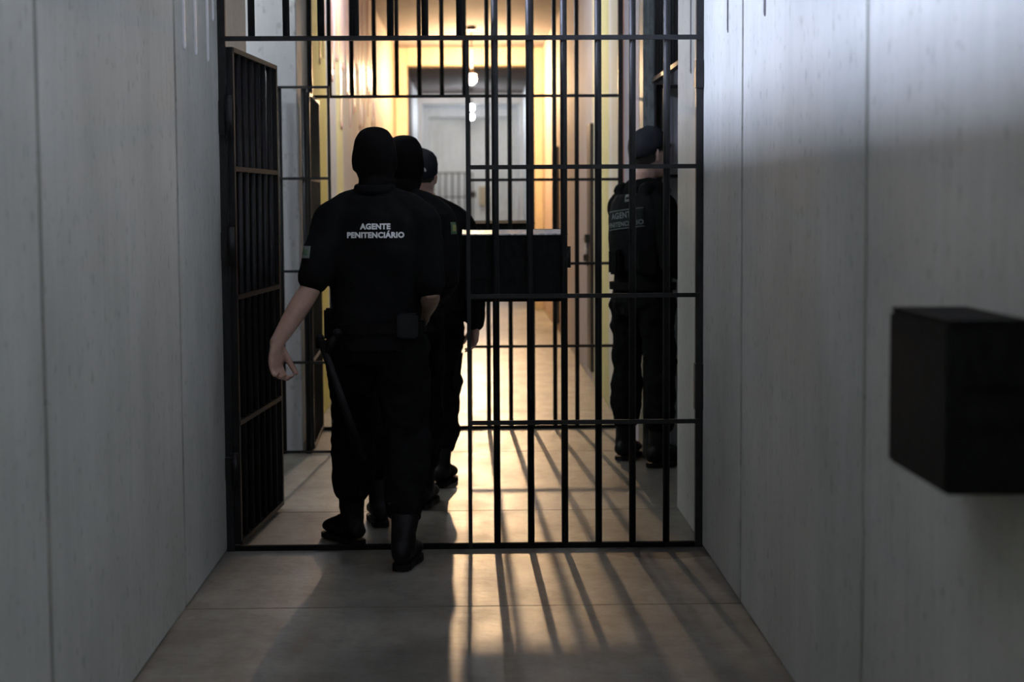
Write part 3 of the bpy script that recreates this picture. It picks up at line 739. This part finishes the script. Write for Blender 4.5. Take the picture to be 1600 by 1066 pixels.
body(J, p2, M['skinA']); balaclava(J, p2); boots(J, p2); trousers(J, p2)
sh = shirt(J, p2, 1.9, .08, .066, M['vest'], 'jacket', .06, .045)
belt(J, p2, .955)
patch(sh, sh, (V((-.03, 7.84, 1.34)), V((.45, .89, 0)), V((.1, 0, 1)), V((-.89, .45, 0))), .034, .055, M['patchgreen'], 'sleeve_patch')
patch(sh, sh, (V((-.03, 7.84, 1.34)), V((.45, .89, 0)), V((.1, 0, 1)), V((-.89, .45, 0))), .02, .03, M['patchyellow'], 'patch_emblem', off=.004)

# --- third guard, bareheaded neck under a dark cap, arm hanging at his side
J = dict(s=.975, hs=.99, head=(-.225, 8.92, 1.588), head_yaw=R2(6), head_pitch=R2(-4), neck=(-.2, 8.9, 1.465), pelvis=(-.19, 8.9, .88), yaw=R2(0), pyaw=R2(0), girth=1.0,
         shL=(-.375, 8.9, 1.335), elL=(-.42, 8.88, 1.05), wrL=(-.4, 9.0, .82), shR=(-.022, 8.9, 1.335), elR=(.045, 8.86, 1.06), wrR=(.05, 8.9, .835),
         handL=((0, .2, -1), (1, .2, 0), -1, .5), handR=((-.03, .05, -1), (-.8, -.3, 0), 1, .55),
         hipL=(-.28, 8.9, .875), knL=(-.29, 9.12, .5), anL=(-.29, 9.2, .1), fyL=R2(-8), hipR=(-.115, 8.9, .875), knR=(-.125, 8.95, .48), anR=(-.13, 8.82, .1), fyR=R2(14))
p3 = thing('person', (-.19, 8.9, 0), 'person with bare neck under a dark cap, walking ahead of the masked guards', 'person')
body(J, p3, M['skinB']); hair(J, p3, -.025); boots(J, p3); trousers(J, p3)
cp = cap(J, p3, back=-.01)
sh = shirt(J, p3, 1.95, .08, .066, M['vest'], 'jacket', .058, .046)
belt(J, p3, .95)
pl = lambda x, z: (hp(J, x, -.12, z), V((1, 0, 0)), V((0, 0, 1)), V((0, 1, 0)))
bm = B()
pts = [hp(J, x_, -.003 - .116 * math.sqrt(1 - (x_ / .09) ** 2), .03 + .03 * math.cos(a)) for a, x_ in [(R2(-85 + 160 * k / 12), -.0 + .04 * math.sin(R2(-85 + 160 * k / 12))) for k in range(13)]]
limb(bm, [(p, .006) for p in pts], V((0, 1, 0)), 6); link('strap_edge', bm, M['print'], cp, label='white curved edge on the back of the cap')
bm = B(); hb = V((-.055, 8.9, .6)); rr_ = rbox(hb + V((.005, 0, 0)), V((1, 0, 0)), V((0, 1, 0)), .05, .1, .2, .015); bmesh.ops.transform(rr_, matrix=Matrix.Translation(hb) @ Matrix.Rotation(.12, 4, 'Y') @ Matrix.Translation(-hb), verts=rr_.verts[:])
bm.free(); ho = link('thigh_holster', rr_, M['rubber'], p3)
bm = rbox(hb + V((.0, -.01, .13)), V((1, 0, 0)), V((0, 1, 0)), .03, .05, .09, .008); link('pistol_grip', bm, M['steelflat'], ho)

# --- fourth guard, standing in the right opening, turned to the side gate
J = dict(s=1.035, hs=1.04, girth=1.0, head=(1.005, 9.54, 1.715), head_yaw=R2(46), head_pitch=R2(-6), neck=(.975, 9.5, 1.565), pelvis=(.975, 9.52, .93), yaw=R2(55), pyaw=R2(42),
         shL=(.868, 9.67, 1.425), elL=(.93, 9.8, 1.13), wrL=(1.12, 9.84, 1.1), shR=(1.075, 9.37, 1.425), elR=(1.1, 9.33, 1.12), wrR=(1.27, 9.5, 1.04),
         handL=((1, .1, .1), (.1, -1, 0), -1, .6), handR=((1, .5, 0), (-.3, 1, 0), -1, .6),
         hipL=(.91, 9.6, .93), knL=(.905, 9.67, .53), anL=(.89, 9.69, .1), fyL=R2(25), hipR=(1.04, 9.46, .93), knR=(1.065, 9.45, .53), anR=(1.06, 9.4, .1), fyR=R2(58))
p4 = thing('person', (.975, 9.52, 0), 'person in black cap and tactical vest, standing at the right wall facing the side gate', 'person')
body(J, p4, M['skinB']); hair(J, p4); boots(J, p4); trousers(J, p4, rs=(.108, .1, .09, .088, .086, .088, .082, 0))
cap(J, p4, back=-.012, front=.055)
sh = shirt(J, p4, 1.95, .08, .066, M['shirt'], 'jacket', .06, .046)
bm = B(); torso(bm, J, 1.0, .99, 1.45, .03)
for sd in 'LR':
    limb(bm, [(V(J['sh' + sd]).lerp(V(J['neck']), .42) + V((0, 0, .03)) + f_, .05, .05) for f_ in (spine(J, 1.4)[2] * -.06, V(), spine(J, 1.4)[2] * .06)], V((1, 0, 0)))
ve = link('vest', fuse(bm, .009, 5, [(.09, .014)]), M['vest'], p4)
c, sd, ft = spine(J, 1.315); up_ = V((0, 0, 1))
ru = (sd * .985 + up_ * .1).normalized(); rv = (up_ - ru * ru.dot(up_)).normalized()
org = c + sd * -.0 - up_ * 0
patch(ve, ve, (org, ru, rv, ft), .27, .1, M['patchblack'], 'back_patch', 12, 6, .004)
drape_text(ve, ve, [('AGENTE', .006, .046), ('PENITENCIÁRIO', -.038, .036)], (org, ru, rv, ft), 1, M['greyprint'], .006)
bm = B()
for v_ in (.05, -.05): patch(ve, ve, (org + rv * v_, ru, rv, ft), .27, .004, M['greyprint'], 'patch_edge', 12, 1, .006)
bm.free()
c2, _, _ = spine(J, 1.455)
o2 = c2 + sd * .03
patch(ve, ve, (o2 - up_ * .03, ru, rv, ft), .05, .04, M['greyprint'], 'emblem_patch', 6, 4, .005)
patch(ve, ve, (o2 - up_ * .03, ru, rv, ft), .034, .012, M['patchblack'], 'emblem_bar', 4, 2, .007)
c, sd, ft = spine(J, 1.09)
for a in (-.3, .75): link('vest_pouch', rbox(c + sd * .2 * math.sin(a) - ft * .16 * math.cos(a), (sd * math.cos(a) + ft * math.sin(a)), (ft * math.cos(a) - sd * math.sin(a)), .1, .05, .14, .012), M['vest'], ve)
belt(J, p4, .96, 1.05)
